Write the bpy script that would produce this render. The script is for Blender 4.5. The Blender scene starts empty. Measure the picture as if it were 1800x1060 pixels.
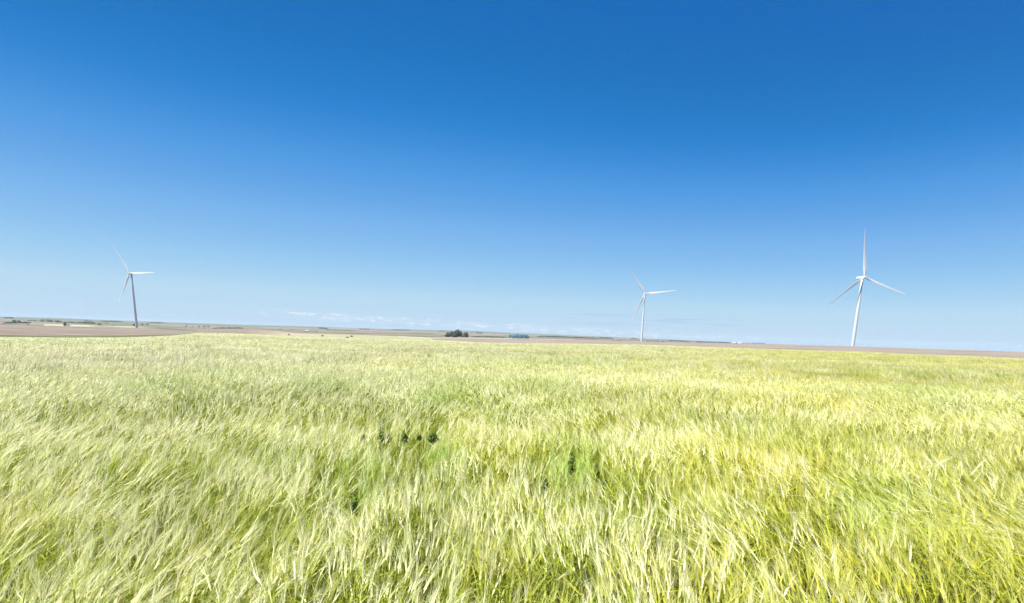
import bpy, math, random
import numpy as np
from mathutils import Vector, Matrix

random.seed(7)
RNG = np.random.default_rng(11)
scene = bpy.context.scene
COL = scene.collection

# ------------------------------------------------------------------ camera
W, H = 1800.0, 1060.0
F = 700.0                    # focal length in photo pixels
PPX, PPY = 900.0, 690.0      # principal point (the photo is an off-centre crop of the lens image)
CAM = Vector((0.0, 0.0, 1.95))
PITCH = math.radians(8.0)    # looking down
ROLL = math.radians(1.70)    # horizon falls to the right

cam_data = bpy.data.cameras.new("camera")
cam = bpy.data.objects.new("camera", cam_data)
COL.objects.link(cam)
cam_data.sensor_fit = 'HORIZONTAL'
cam_data.sensor_width = 36.0
cam_data.lens = 36.0 * F / W
cam_data.shift_y = (PPY - H / 2) / W
cam_data.shift_x = 0.0
cam_data.clip_start = 0.05
cam_data.clip_end = 100000.0
CM = (Matrix.Rotation(math.radians(90) - PITCH, 3, 'X') @ Matrix.Rotation(ROLL, 3, 'Z'))
cam.matrix_world = Matrix.Translation(CAM) @ CM.to_4x4()
scene.camera = cam
CMN = np.array(CM)


def ray(px, py):
    d = CM @ Vector(((px - PPX) / F, -(py - PPY) / F, -1.0))
    return d


def az_of(px, py=590.0):
    d = ray(px, py)
    return math.atan2(d.x, d.y)


def project(P):
    """world points (N,3) -> photo pixels"""
    q = (np.asarray(P, float) - np.array(CAM)) @ CMN
    return PPX + F * q[:, 0] / -q[:, 2], PPY - F * q[:, 1] / -q[:, 2]


# ------------------------------------------------------------------ noise
def hash2(ix, iy, seed):
    h = (ix.astype(np.int64) * 374761393 + iy.astype(np.int64) * 668265263 + seed * 974711) & 0x7fffffff
    h = ((h ^ (h >> 13)) * 1274126177) & 0x7fffffff
    h = (h ^ (h >> 16)) & 0xffff
    return h / 65535.0


def vnoise(x, y, seed=0):
    ix, iy = np.floor(x), np.floor(y)
    fx, fy = x - ix, y - iy
    fx, fy = fx * fx * (3 - 2 * fx), fy * fy * (3 - 2 * fy)
    a, b = hash2(ix, iy, seed), hash2(ix + 1, iy, seed)
    c, d = hash2(ix, iy + 1, seed), hash2(ix + 1, iy + 1, seed)
    return (a * (1 - fx) + b * fx) * (1 - fy) + (c * (1 - fx) + d * fx) * fy


def fbm(x, y, seed=0, o=3):
    s, a, t = 0, 1.0, 0
    for k in range(o):
        s = s + a * vnoise(x * 2 ** k + 17.3 * k, y * 2 ** k - 9.1 * k, seed + k)
        t += a
        a *= 0.55
    return s / t


# ------------------------------------------------------------------ terrain profile
CANOPY = 0.72
# photo column: barley edge (y, range), plough crest (y, range), dip behind it (pixels), middle ground, skyline
PROFILE = [
    (-250, 588, 320, 566, 950, -0.6, 556, 2600, 549),
    (-100, 591, 320, 569, 950, -0.6, 560, 2600, 554),
    (0, 592.5, 320, 571, 950, -0.6, 563, 2600, 557),
    (100, 593.5, 330, 573, 980, -0.6, 566, 2600, 559.5),
    (200, 593, 340, 575.3, 1000, -0.6, 569, 2600, 563),
    (240, 592.3, 340, 576.3, 1010, -0.5, 570, 2600, 564.5),
    (300, 590, 320, 580, 900, -0.6, 573, 2600, 566.7),
    (350, 585, 280, 583.5, 600, -0.6, 575, 2600, 568.2),
    (400, 586, 280, 582, 700, -0.6, 576, 2600, 569.7),
    (450, 587.5, 300, 582.5, 700, -0.6, 577.5, 2600, 571.2),
    (500, 590.5, 300, 585, 700, -0.6, 579, 2600, 572.5),
    (560, 593, 300, 587, 700, -0.6, 580.5, 2600, 573.8),
    (640, 595, 290, 589, 700, -0.6, 582, 2600, 576.8),
    (760, 597.5, 270, 594, 520, -0.6, 586, 2600, 580),
    (830, 601, 240, 593.7, 600, -0.3, 588, 2600, 581.3),
    (900, 603.3, 220, 594.6, 650, -0.2, 591, 2600, 585),
    (1000, 603.8, 220, 596.8, 750, -0.2, 594, 2600, 589),
    (1125, 605.8, 220, 600, 905, 0.0, 597.5, 2600, 594.3),
    (1240, 609.5, 220, 602.7, 850, 1.0, 601.5, 2600, 599.2),
    (1350, 613.5, 220, 604.3, 700, 4.0, 605, 2600, 604.3),
    (1500, 618, 220, 608.8, 580, 12.0, 610.5, 2600, 610),
    (1600, 622, 210, 612, 560, 12.0, 614, 2600, 613.5),
    (1700, 626, 205, 615, 550, 10.0, 617, 2600, 616.8),
    (1800, 630, 200, 618.5, 550, 8.0, 621, 2600, 620.5),
    (1950, 636, 200, 623, 550, 8.0, 626, 2600, 625.5),
]


def zpix(px, py, R):
    d = ray(px, py)
    return CAM.z + R * d.z / math.hypot(d.x, d.y)


K_AZ, K_R, K_Z = [], [], []
for (px, ye, Re, yp, Rp, dip, ym, Rm, yh) in PROFILE:
    K_AZ.append(az_of(px))
    ze = zpix(px, ye, Re) - 1.3 * CANOPY
    rr = [0, 10, Re, Rp, Rp * 1.22, Rm, 7200, 8500, 10000, 12000]
    zz = [0, 0.02 * ze, ze, zpix(px, yp, Rp), zpix(px, yp + dip, Rp * 1.22), zpix(px, ym, Rm),
          zpix(px, yh, 7200), zpix(px, yh + 1.2, 8500), zpix(px, yh + 1.2, 10000), zpix(px, yh + 2.0, 12000)]
    K_R.append(rr)
    K_Z.append(zz)
K_AZ, K_R, K_Z = np.array(K_AZ), np.array(K_R, float), np.array(K_Z, float)


def knots(az):
    R = np.stack([np.interp(az, K_AZ, K_R[:, k]) for k in range(K_R.shape[1])], -1)
    Z = np.stack([np.interp(az, K_AZ, K_Z[:, k]) for k in range(K_Z.shape[1])], -1)
    return R, Z


def terrain(az, r):
    """ground height; az, r same-shape arrays"""
    az, r = np.asarray(az, float), np.asarray(r, float)
    R, Z = knots(az)
    z = Z[..., -1].copy()
    for k in range(R.shape[-1] - 1):
        a, b = R[..., k], R[..., k + 1]
        t = np.clip((r - a) / (b - a), 0, 1)
        if k == 0:
            tt = t
        elif k == 1:
            tt = t
        else:
            tt = t
        m = (r >= a) & (r < b)
        z = np.where(m, Z[..., k] * (1 - tt) + Z[..., k + 1] * tt, z)
    # gentle far relief
    far = np.clip((r - 1500) / 3000, 0, 1)
    z = z + far * (fbm(az * 9, np.log(np.maximum(r, 1)) * 5, 41) - 0.5) * np.clip(r * 0.0016, 0, 9)
    return z


def terr1(x, y):
    return float(terrain(np.array([math.atan2(x, y)]), np.array([math.hypot(x, y)]))[0])


def ground_hit(px, py, rmin=260.0, rmax=12000.0):
    d = ray(px, py)
    h = math.hypot(d.x, d.y)
    az = math.atan2(d.x, d.y)
    rs = np.geomspace(rmin, rmax, 3000)
    zr = CAM.z + rs * d.z / h
    zt = terrain(np.full_like(rs, az), rs)
    i = np.nonzero(zr <= zt)[0]
    i = i[0] if len(i) else np.argmin(zr - zt)
    r = rs[i]
    return Vector((r * math.sin(az), r * math.cos(az), zt[i]))


# ------------------------------------------------------------------ helpers
def tag(o, label=None, cat=None, group=None, kind=None):
    if label: o["label"] = label
    if cat: o["category"] = cat
    if group: o["group"] = group
    if kind: o["kind"] = kind
    return o


def link(name, me, mat=None, parent=None):
    o = bpy.data.objects.new(name, me)
    COL.objects.link(o)
    if mat is not None and me is not None:
        me.materials.append(mat)
    if parent is not None:
        o.parent = parent
    return o


def empty(name, loc, rz=0.0):
    o = bpy.data.objects.new(name, None)
    o.empty_display_size = 1.0
    COL.objects.link(o)
    o.location = loc
    o.rotation_euler = (0, 0, rz)
    return o


def np_mesh(name, verts, loops, sizes, colors=None, smooth=False):
    me = bpy.data.meshes.new(name)
    nv, nl, nf = len(verts), len(loops), len(sizes)
    me.vertices.add(nv)
    me.vertices.foreach_set("co", np.ascontiguousarray(verts, dtype=np.float32).ravel())
    me.loops.add(nl)
    me.loops.foreach_set("vertex_index", np.ascontiguousarray(loops, dtype=np.int32))
    me.polygons.add(nf)
    starts = np.concatenate([[0], np.cumsum(sizes)[:-1]]).astype(np.int32)
    me.polygons.foreach_set("loop_start", starts)
    if smooth:
        me.polygons.foreach_set("use_smooth", np.ones(nf, dtype=bool))
    else:
        me.polygons.foreach_set("use_smooth", np.zeros(nf, dtype=bool))
    if colors is not None:
        ca = me.color_attributes.new("tint", 'FLOAT_COLOR', 'POINT')
        c4 = np.ones((nv, 4), dtype=np.float32)
        c4[:, :3] = colors
        ca.data.foreach_set("color", c4.ravel())
    me.update(calc_edges=True)
    return me


class MB:
    """collects shapes into one mesh"""
    def __init__(s):
        s.v, s.f = [], []

    def add(s, vs, fs):
        o = len(s.v)
        s.v += [tuple(v) for v in vs]
        s.f += [tuple(i + o for i in f) for f in fs]

    def box(s, x0, x1, y0, y1, z0, z1):
        s.add([(x0, y0, z0), (x1, y0, z0), (x1, y1, z0), (x0, y1, z0), (x0, y0, z1), (x1, y0, z1), (x1, y1, z1), (x0, y1, z1)],
              [(3, 2, 1, 0), (4, 5, 6, 7), (0, 1, 5, 4), (1, 2, 6, 5), (2, 3, 7, 6), (3, 0, 4, 7)])

    def rings(s, rings, cap=True):
        n = len(rings[0])
        vs = [p for r in rings for p in r]
        fs = []
        for k in range(len(rings) - 1):
            for i in range(n):
                j = (i + 1) % n
                fs.append((k * n + i, k * n + j, (k + 1) * n + j, (k + 1) * n + i))
        if cap:
            fs.append(tuple(range(n))[::-1])
            fs.append(tuple((len(rings) - 1) * n + i for i in range(n)))
        s.add(vs, fs)

    def build(s, name, mat, parent=None, smooth=False):
        me = bpy.data.meshes.new(name)
        me.from_pydata(s.v, [], s.f)
        me.update()
        if smooth:
            me.polygons.foreach_set("use_smooth", [len(p.vertices) < 8 for p in me.polygons])
        return link(name, me, mat, parent)


# ------------------------------------------------------------------ materials
def new_mat(name):
    m = bpy.data.materials.new(name)
    m.use_nodes = True
    nt = m.node_tree
    for n in list(nt.nodes):
        nt.nodes.remove(n)
    out = nt.nodes.new("ShaderNodeOutputMaterial")
    return m, nt, out


def N(nt, typ, **kw):
    n = nt.nodes.new(typ)
    for k, v in kw.items():
        if k.startswith("i_"):
            key = k[2:]
            key = int(key) if key.isdigit() else key.replace("_", " ")
            n.inputs[key].default_value = v
        else:
            setattr(n, k, v)
    return n


def paint_mat(name, col, rough=0.45, var=0.06, scale=0.5):
    m, nt, out = new_mat(name)
    p = N(nt, "ShaderNodeBsdfPrincipled")
    p.inputs["Roughness"].default_value = rough
    tc = N(nt, "ShaderNodeTexCoord")
    no = N(nt, "ShaderNodeTexNoise")
    no.inputs["Scale"].default_value = scale
    no.inputs["Detail"].default_value = 6
    nt.links.new(tc.outputs["Object"], no.inputs["Vector"])
    mx = N(nt, "ShaderNodeMix", data_type='RGBA')
    nt.links.new(no.outputs["Fac"], mx.inputs["Factor"])
    mx.inputs["A"].default_value = (*[c * (1 - var) for c in col], 1)
    mx.inputs["B"].default_value = (*[min(1, c * (1 + var)) for c in col], 1)
    nt.links.new(mx.outputs["Result"], p.inputs["Base Color"])
    nt.links.new(p.outputs[0], out.inputs[0])
    return m


def leaf_mat(name, trans=0.35, gloss=0.06, rough=0.4, base=None, nscale=0.4):
    """thin plant tissue: diffuse + translucent + a faint sheen, tint read from the mesh"""
    m, nt, out = new_mat(name)
    if base is None:
        a = N(nt, "ShaderNodeVertexColor", layer_name="tint")
        csock = a.outputs["Color"]
    else:
        tc = N(nt, "ShaderNodeTexCoord")
        no = N(nt, "ShaderNodeTexNoise")
        no.inputs["Scale"].default_value = nscale
        no.inputs["Detail"].default_value = 4
        nt.links.new(tc.outputs["Object"], no.inputs["Vector"])
        mx = N(nt, "ShaderNodeMix", data_type='RGBA')
        nt.links.new(no.outputs["Fac"], mx.inputs["Factor"])
        mx.inputs["A"].default_value = (*[c * 0.6 for c in base], 1)
        mx.inputs["B"].default_value = (*[c * 1.4 for c in base], 1)
        csock = mx.outputs["Result"]
    d = N(nt, "ShaderNodeBsdfDiffuse")
    t = N(nt, "ShaderNodeBsdfTranslucent")
    g = N(nt, "ShaderNodeBsdfGlossy")
    g.inputs["Roughness"].default_value = rough
    nt.links.new(csock, d.inputs["Color"])
    nt.links.new(csock, t.inputs["Color"])
    m1 = N(nt, "ShaderNodeMixShader"); m1.inputs[0].default_value = trans
    nt.links.new(d.outputs[0], m1.inputs[1]); nt.links.new(t.outputs[0], m1.inputs[2])
    m2 = N(nt, "ShaderNodeMixShader"); m2.inputs[0].default_value = gloss
    nt.links.new(m1.outputs[0], m2.inputs[1]); nt.links.new(g.outputs[0], m2.inputs[2])
    nt.links.new(m2.outputs[0], out.inputs[0])
    return m


def ground_mat():
    m, nt, out = new_mat("field_soil")
    a = N(nt, "ShaderNodeVertexColor", layer_name="tint")
    tc = N(nt, "ShaderNodeTexCoord")
    mp = N(nt, "ShaderNodeMapping"); mp.inputs["Scale"].default_value = (0.02, 0.06, 0.1)
    nt.links.new(tc.outputs["Object"], mp.inputs["Vector"])
    n1 = N(nt, "ShaderNodeTexNoise"); n1.inputs["Scale"].default_value = 1.0; n1.inputs["Detail"].default_value = 7; n1.inputs["Roughness"].default_value = 0.65
    nt.links.new(mp.outputs[0], n1.inputs["Vector"])
    n2 = N(nt, "ShaderNodeTexNoise"); n2.inputs["Scale"].default_value = 3.0; n2.inputs["Detail"].default_value = 8
    nt.links.new(tc.outputs["Object"], n2.inputs["Vector"])
    r1 = N(nt, "ShaderNodeMapRange"); r1.inputs[1].default_value = 0.3; r1.inputs[2].default_value = 0.7; r1.inputs[3].default_value = 0.62; r1.inputs[4].default_value = 1.35
    nt.links.new(n1.outputs["Fac"], r1.inputs[0])
    r2 = N(nt, "ShaderNodeMapRange"); r2.inputs[1].default_value = 0.3; r2.inputs[2].default_value = 0.7; r2.inputs[3].default_value = 0.8; r2.inputs[4].default_value = 1.2
    nt.links.new(n2.outputs["Fac"], r2.inputs[0])
    mu = N(nt, "ShaderNodeMath", operation='MULTIPLY')
    nt.links.new(r1.outputs[0], mu.inputs[0]); nt.links.new(r2.outputs[0], mu.inputs[1])
    vm = N(nt, "ShaderNodeVectorMath", operation='SCALE')
    nt.links.new(a.outputs["Color"], vm.inputs[0]); nt.links.new(mu.outputs[0], vm.inputs["Scale"])
    p = N(nt, "ShaderNodeBsdfPrincipled"); p.inputs["Roughness"].default_value = 1.0
    p.inputs["Specular IOR Level"].default_value = 0.1
    nt.links.new(vm.outputs[0], p.inputs["Base Color"])
    nt.links.new(p.outputs[0], out.inputs[0])
    return m


M_GROUND = ground_mat()
M_BARLEY = leaf_mat("barley_straw", trans=0.40, gloss=0.03, rough=0.5)
M_WHITE = paint_mat("turbine_white_paint", (0.52, 0.53, 0.55), 0.4, 0.05, 0.15)
M_BLADE = paint_mat("blade_white_gelcoat", (0.62, 0.63, 0.65), 0.35, 0.04, 0.15)
M_TREE = leaf_mat("eucalyptus_leaves", 0.25, 0.04, 0.5, base=(0.14, 0.165, 0.115), nscale=0.35)
M_TEAL = leaf_mat("blue_green_leaves", 0.25, 0.04, 0.5, base=(0.17, 0.36, 0.42), nscale=0.3)
M_BUSH = leaf_mat("scrub_leaves", 0.25, 0.02, 0.5, base=(0.11, 0.13, 0.095), nscale=0.4)
M_WEED = leaf_mat("dark_weed_leaves", 0.25, 0.02, 0.5, base=(0.12, 0.20, 0.04), nscale=8.0)
M_BARK = paint_mat("bark", (0.16, 0.12, 0.09), 0.9, 0.3, 2.0)
M_WALL = paint_mat("whitewashed_wall", (0.58, 0.57, 0.55), 0.8, 0.05, 0.5)
M_ROOF = paint_mat("zinc_roof", (0.55, 0.56, 0.57), 0.5, 0.1, 0.4)
M_DARK = paint_mat("dark_opening", (0.05, 0.05, 0.055), 0.4, 0.2, 1.0)

# ------------------------------------------------------------------ ground sheet
az_f = np.radians(np.arange(-64, 64.001, 0.1))
az_b = np.radians(np.arange(66, 294.1, 4.0))
AZ = np.concatenate([az_f, az_b])
RR = np.concatenate([[0.0, 0.6, 1.2, 2, 3, 4.5, 6.5], np.geomspace(9, 200, 46), np.geomspace(204, 1300, 120), np.geomspace(1320, 12000, 130)])
AA, RG = np.meshgrid(AZ, RR, indexing='ij')
AW = (AA + math.pi) % (2 * math.pi) - math.pi
ZZ = terrain(AW, RG)
behind = np.abs(AW) > math.radians(64.5)
ZZ = np.where(behind, np.where(RG > 300, ZZ * 0.8, ZZ), ZZ)
P = np.stack([RG * np.sin(AW), RG * np.cos(AW), ZZ], -1)
Rk, _ = knots(AW)
Re, Rp, Rm = Rk[..., 2], Rk[..., 3], Rk[..., 5]
px_k = np.interp(AW, K_AZ, [p[0] for p in PROFILE])


def C(*c):
    return np.array(c)


soil, verge = C(0.075, 0.062, 0.035), C(0.09, 0.10, 0.04)
plough, plough_r, tan_, olive = C(0.165, 0.132, 0.102), C(0.195, 0.162, 0.128), C(0.27, 0.235, 0.15), C(0.24, 0.25, 0.13)
col = np.zeros(P.shape)
# far patchwork: each cell of a jittered grid is one field
lu, lv = AW * 11, np.log(np.maximum(RG, 1)) * 7
lu2 = lu + 0.8 * (vnoise(lu * 1.3, lv * 1.3, 3) - .5); lv2 = lv + 0.5 * (vnoise(lu, lv, 5) - .5)
cell = hash2(np.floor(lu2), np.floor(lv2), 9)
pal = np.array([[0.17, 0.20, 0.10], [0.22, 0.24, 0.13], [0.30, 0.27, 0.17], [0.15, 0.19, 0.09], [0.34, 0.29, 0.21], [0.20, 0.23, 0.12]])
col[:] = pal[np.minimum((cell * 6).astype(int), 5)] * C(0.58, 0.53, 0.60)
s = lambda a, lo, hi: np.clip((a - lo) / (hi - lo), 0, 1)[..., None]
mix = lambda a, b, t: a * (1 - t) + b * t
zone = (RG >= Re)
mid = zone & (RG < Rp * 1.06)
# between the barley and the crest
base_mid = np.where((px_k < 470)[..., None], plough, np.where((px_k < 760)[..., None], np.where((fbm(AW * 14, np.log(np.maximum(RG, 1)) * 9, 77) > 0.5)[..., None], tan_, olive), plough_r))
col = np.where(mid[..., None], base_mid, col)
# brown strip running behind the barley crest
strip = zone & (px_k > 235) & (px_k < 560) & (RG < mix(Rm * 0.62, Re * 1.15, np.clip((px_k - 440) / 120, 0, 1))) & (RG > np.where(px_k < 350, Rp * 1.55, 0))
col = np.where(strip[..., None], mix(plough, tan_, s(px_k, 430, 520)), col)
# pale bare strip on the near side of the right-hand plough and pale track along the crest
pale = zone & (px_k > 700) & (px_k < 1010) & (RG > Rp * 0.93) & (RG < Rp * 1.06)
col = np.where(pale[..., None], C(0.40, 0.37, 0.29), col)
pale2 = zone & (px_k < 330) & (RG > Rp * 1.05) & (RG < Rp * 1.5) & (px_k > 80)
col = np.where(pale2[..., None], mix(col, C(0.31, 0.285, 0.19), s(vnoise(px_k / 45, px_k * 0, 8), .3, .6)), col)
# grass verge along the barley
vg = zone & (RG < Re * (1.24 + 0.06 * np.clip((px_k - 180) / 100, 0, 1))) & (px_k < 345)
vg |= zone & (RG < Re * 1.2) & (px_k > 480) & (px_k < 740) & (vnoise(px_k / 30, px_k * 0, 4) > 0.35)
col = np.where(vg[..., None], verge, col)
col = np.where((RG < Re)[..., None], soil, col)
na, nr = AA.shape
ii, jj = np.meshgrid(np.arange(na), np.arange(nr - 1), indexing='ij')
i2 = (ii + 1) % na
q = np.stack([ii * nr + jj, ii * nr + jj + 1, i2 * nr + jj + 1, i2 * nr + jj], -1).reshape(-1, 4)
me = np_mesh("ground", P.reshape(-1, 3), q.ravel(), np.full(len(q), 4), col.reshape(-1, 3), smooth=True)
ground = link("ground", me, M_GROUND)
tag(ground, "rolling farmland with ploughed brown fields and olive pasture reaching the horizon", "ground", kind='structure')

# ------------------------------------------------------------------ barley
WIND = math.radians(90 - 9)      # the wind lays the crop over away from the viewer


class Crop:
    def __init__(s):
        s.V, s.L, s.S, s.C, s.n = [], [], [], [], 0

    def put(s, verts, faces, cols):
        """verts (N,k,3); faces list of index tuples into k; cols (N,k,3)"""
        n, k = verts.shape[:2]
        off = s.n + np.arange(n)[:, None] * k
        s.V.append(verts.reshape(-1, 3).astype(np.float32))
        s.C.append(cols.reshape(-1, 3).astype(np.float32))
        for f in faces:
            s.L.append((off + np.array(f)[None, :]).astype(np.int32).ravel())
            s.S.append(np.full(n, len(f), dtype=np.int32))
        s.n += n * k


crop = Crop()


def scatter(r0, r1, dens, half, f0=None, f1=None):
    amin = -half
    n = int(dens * 0.5 * (r1 * r1 - r0 * r0) * 2 * half)
    r = np.sqrt(RNG.uniform(r0 * r0, r1 * r1, n))
    a = RNG.uniform(-half, half, n)
    p = np.ones(n)
    if f0: p *= np.clip((r - f0[0]) / (f0[1] - f0[0]), 0, 1)
    if f1: p *= np.clip((f1[1] - r) / (f1[1] - f1[0]), 0, 1)
    k = RNG.random(n) < p
    return a[k], r[k]


PALE = C(0.85, 0.815, 0.53)
GOLD = C(0.56, 0.50, 0.04)
LIME = C(0.41, 0.46, 0.035)
GREEN = C(0.22, 0.31, 0.03)


# small holes in the stand where short dark growth shows: photo column, row, half width, half height
HOLES = [(640, 769, 4, 5), (671, 768, 7, 8), (683, 771, 4, 5), (710, 773, 6, 9), (722, 769, 4, 4), (737, 769, 5, 5), (761, 772, 10, 9), (624, 885, 8, 22), (589, 820, 5, 8),
         (957, 850, 7, 10), (1005, 825, 6, 24), (1048, 830, 6, 13), (1063, 855, 7, 10), (940, 828, 5, 9), (735, 815, 9, 8), (830, 1040, 13, 16), (610, 1030, 8, 14),
         (90, 1015, 7, 12), (176, 940, 7, 12), (850, 815, 4, 6), (985, 905, 5, 9), (1010, 1010, 7, 12), (430, 1000, 5, 10), (700, 985, 6, 8), (1605, 985, 7, 9), (1200, 960, 4, 9), (1335, 900, 4, 8)]


def holes(x, y, z, th, lean, h):
    kill = np.zeros(len(x), bool)
    for f in (0.78, 0.9, 1.05, 1.2):
        sn_, cs_ = np.sin(lean * (0.25 + 0.3 * f)), np.cos(lean * (0.25 + 0.3 * f))
        px, py = project(np.stack([x + np.cos(th) * h * sn_ * f, y + np.sin(th) * h * sn_ * f, z + h * cs_ * f], -1))
        for (cx, cy, rx, ry) in HOLES:
            kill |= ((px - cx) / (rx * 1.0 + 1.4)) ** 2 + ((py - cy - 7) / (ry * 0.7 + 1.5)) ** 2 < 1
    return kill


WEEDS = [(790, 718, 55, 16), (895, 684, 9, 7), (960, 685, 40, 12), (1000, 850, 60, 45), (620, 880, 30, 35), (560, 690, 60, 10), (250, 690, 90, 9),
         (830, 690, 50, 10), (1640, 690, 120, 12), (760, 830, 40, 25), (1600, 930, 90, 50), (380, 665, 150, 6), (930, 640, 160, 4)]


def weeds(x, y):
    """greener patches of the stand"""
    g = np.zeros_like(x)
    px, py = project(np.stack([x, y, np.full_like(x, CANOPY)], -1))
    for (cx, cy, rx, ry) in WEEDS:
        g = np.maximum(g, (0.95 if (580 < cx < 1100 and cy > 700) else 0.4) * np.exp(-(((px - cx) / rx) ** 2 + ((py - cy) / ry) ** 2)))
    return g


def tramlines(x, y, z):
    """wheel tracks of the sprayer over the rise on the left"""
    px, py = project(np.stack([x, y, z + CANOPY * .7], -1))
    m = np.zeros(len(x), bool)
    for ys, xs in (((586, 590, 598, 606, 616, 640), (365, 362, 350, 337, 318, 270)), ((586, 590, 598, 606, 616, 640), (387, 389, 397, 410, 428, 470))):
        m |= (np.abs(px - np.interp(py, ys, xs)) < 1.3) & (py < 640)
    return m & (RNG.random(len(x)) < 0.85)


def stand(a, r, lod):
    n = len(a)
    x, y = r * np.sin(a), r * np.cos(a)
    keep = r < np.interp(a, K_AZ, K_R[:, 2]) * (1.0 + 0.03 * (vnoise(a * 60, a * 0, 131) - .5) + RNG.normal(0, 0.006, n))
    if lod <= 2:
        # thin patches show darker undergrowth
        keep &= RNG.random(n) < 0.15 + 1.5 * fbm(x * 2.6, y * 2.6, 31)
    if lod >= 4:
        keep &= ~tramlines(x, y, terrain(a, r))
    a, r, x, y = a[keep], r[keep], x[keep], y[keep]
    n = len(a)
    z = terrain(a, r)
    big = fbm(x * 0.35, y * 0.35, 51)             # waves of a few metres
    clump = fbm(x * 3.0, y * 3.0, 61)             # tufts
    swirl = fbm(x * 1.1, y * 1.1, 71, 2)
    band = fbm(x * 0.05, y * 0.22, 81)            # long streaks across the field
    th = WIND + 2.2 * (swirl - .5) + 1.5 * (clump - .5) + RNG.normal(0, 0.36, n)
    lean = np.clip(0.70 + 0.9 * (big - .5) + 1.6 * (clump - .5) + RNG.normal(0, 0.25, n), 0.05, 1.6)
    h = CANOPY * np.clip(1.05 + 0.3 * (big - .5) + 0.5 * (clump - .5) + 0.45 * (band - .5) + RNG.normal(0, 0.07, n), 0.6, 1.4)
    if lod >= 3:
        lean = np.clip(lean + 0.3, 0.1, 1.6)
        h = h * (1 + 0.55 * (fbm(x * 0.13, y * 0.75, 141) - .5))
    short = np.zeros(n, bool)
    if lod <= 2:
        short = holes(x, y, z, th, lean, h)
        h = np.where(short, 0.14, h)
    # colour of this plant
    ye = np.clip(0.42 + 1.2 * (fbm(x * 0.5 + 9, y * 0.5, 91) - .5) + 1.6 * (fbm(x * 2.1 + 9, y * 2.1, 95) - .5) + RNG.normal(0, 0.22, n) + 0.10 * np.clip(x / np.maximum(y, .5) * 2, -1, 1.2), 0, 1)
    gr = np.clip(0.22 + 1.3 * (fbm(x * 0.8, y * 0.8 + 5, 101) - .5) + 1.5 * (fbm(x * 2.6, y * 2.6, 103) - .5) + 2.2 * (band - .5) + (1.3 if lod <= 2 else 2.4) * (fbm(x * 0.12, y * 0.7, 111) - .5), 0, 1)
    gr = np.maximum(gr, weeds(x, y))
    rnd = RNG.random((n, 1))
    xr = np.clip(x / np.maximum(y, .5) * 1.3, -1, 1)
    yg = mix(mix(LIME, GOLD, ye[:, None]), GREEN * 1.3, (gr * 0.45)[:, None])
    frac = np.clip(0.50 - 0.28 * xr + 1.5 * (fbm(x * 1.9 + 3, y * 1.9, 121) - .5), 0.06, 0.9)
    if lod <= 2:
        pl = (RNG.random(n) < frac) * RNG.uniform(0.6, 1.0, n) if lod == 1 else np.clip(frac + RNG.normal(0, 0.3, n), 0, 0.9)
    else:
        pl = np.clip(frac * (1 if lod == 3 else 0.5) + (0 if lod == 3 else 0.24) + RNG.normal(0, 0.10, n), 0, 1)
        if lod >= 4:
            pl = np.clip(0.35 + 0.6 * pl, 0, 1)
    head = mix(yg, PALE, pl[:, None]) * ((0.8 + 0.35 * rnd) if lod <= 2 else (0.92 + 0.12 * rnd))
    ppx, ppy = project(np.stack([x, y, z + CANOPY], -1))
    olive_strip = np.clip((ppx - 1150) / 200, 0, 1) * np.clip((r - 42) / 14, 0, 1)      # a thinner, greener headland on the far right
    head = mix(head, head * C(0.90, 0.90, 0.62), olive_strip[:, None])
    if lod >= 3:
        head = head * (1 + 0.42 * (fbm(x * 0.05 + 4, y * 0.45, 151, 4) - .5) + 0.22 * (fbm(x * 0.3, y * 1.1, 155) - .5))[:, None]
    awn = mix(head * 0.92, PALE, 0.2 if lod <= 2 else 0.05)
    stem = mix(mix(LIME, GOLD, (ye * 0.5)[:, None]), GREEN, np.clip(gr * 0.8 + 0.1, 0, 1)[:, None]) * (0.75 + 0.4 * rnd)
    leaf = mix(mix(GREEN, LIME, RNG.random((n, 1))), GOLD, (ye * 0.4)[:, None]) * (0.8 + 0.4 * rnd)
    wd_ = weeds(x, y)[:, None]
    head = mix(head, C(0.26, 0.43, 0.04) * (0.8 + 0.4 * rnd), wd_ * 0.9)
    awn = mix(awn, C(0.32, 0.47, 0.06), wd_ * 0.75)
    for q_ in (head, awn, stem):
        q_[short] = GREEN * 0.55
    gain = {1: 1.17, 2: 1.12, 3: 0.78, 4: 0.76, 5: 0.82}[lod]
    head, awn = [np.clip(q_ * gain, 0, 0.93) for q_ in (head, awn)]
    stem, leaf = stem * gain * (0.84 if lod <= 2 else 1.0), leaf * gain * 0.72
    base = np.stack([x, y, z], -1)
    u = np.stack([np.cos(th), np.sin(th), np.zeros(n)], -1)
    perp = np.stack([-np.sin(th), np.cos(th), np.zeros(n)], -1)
    up = np.array([0, 0, 1.0])
    px1 = r / 398.0                               # size of one render pixel here
    w = lambda w0, kpx: np.maximum(w0, kpx * px1)[:, None]

    def tang(phi):
        return np.sin(phi)[:, None] * u + np.cos(phi)[:, None] * up

    def norm(phi):
        return np.cos(phi)[:, None] * u - np.sin(phi)[:, None] * up

    def cc(*cols):
        return np.stack([np.broadcast_to(c, (n, 3)) for c in cols], 1)

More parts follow.
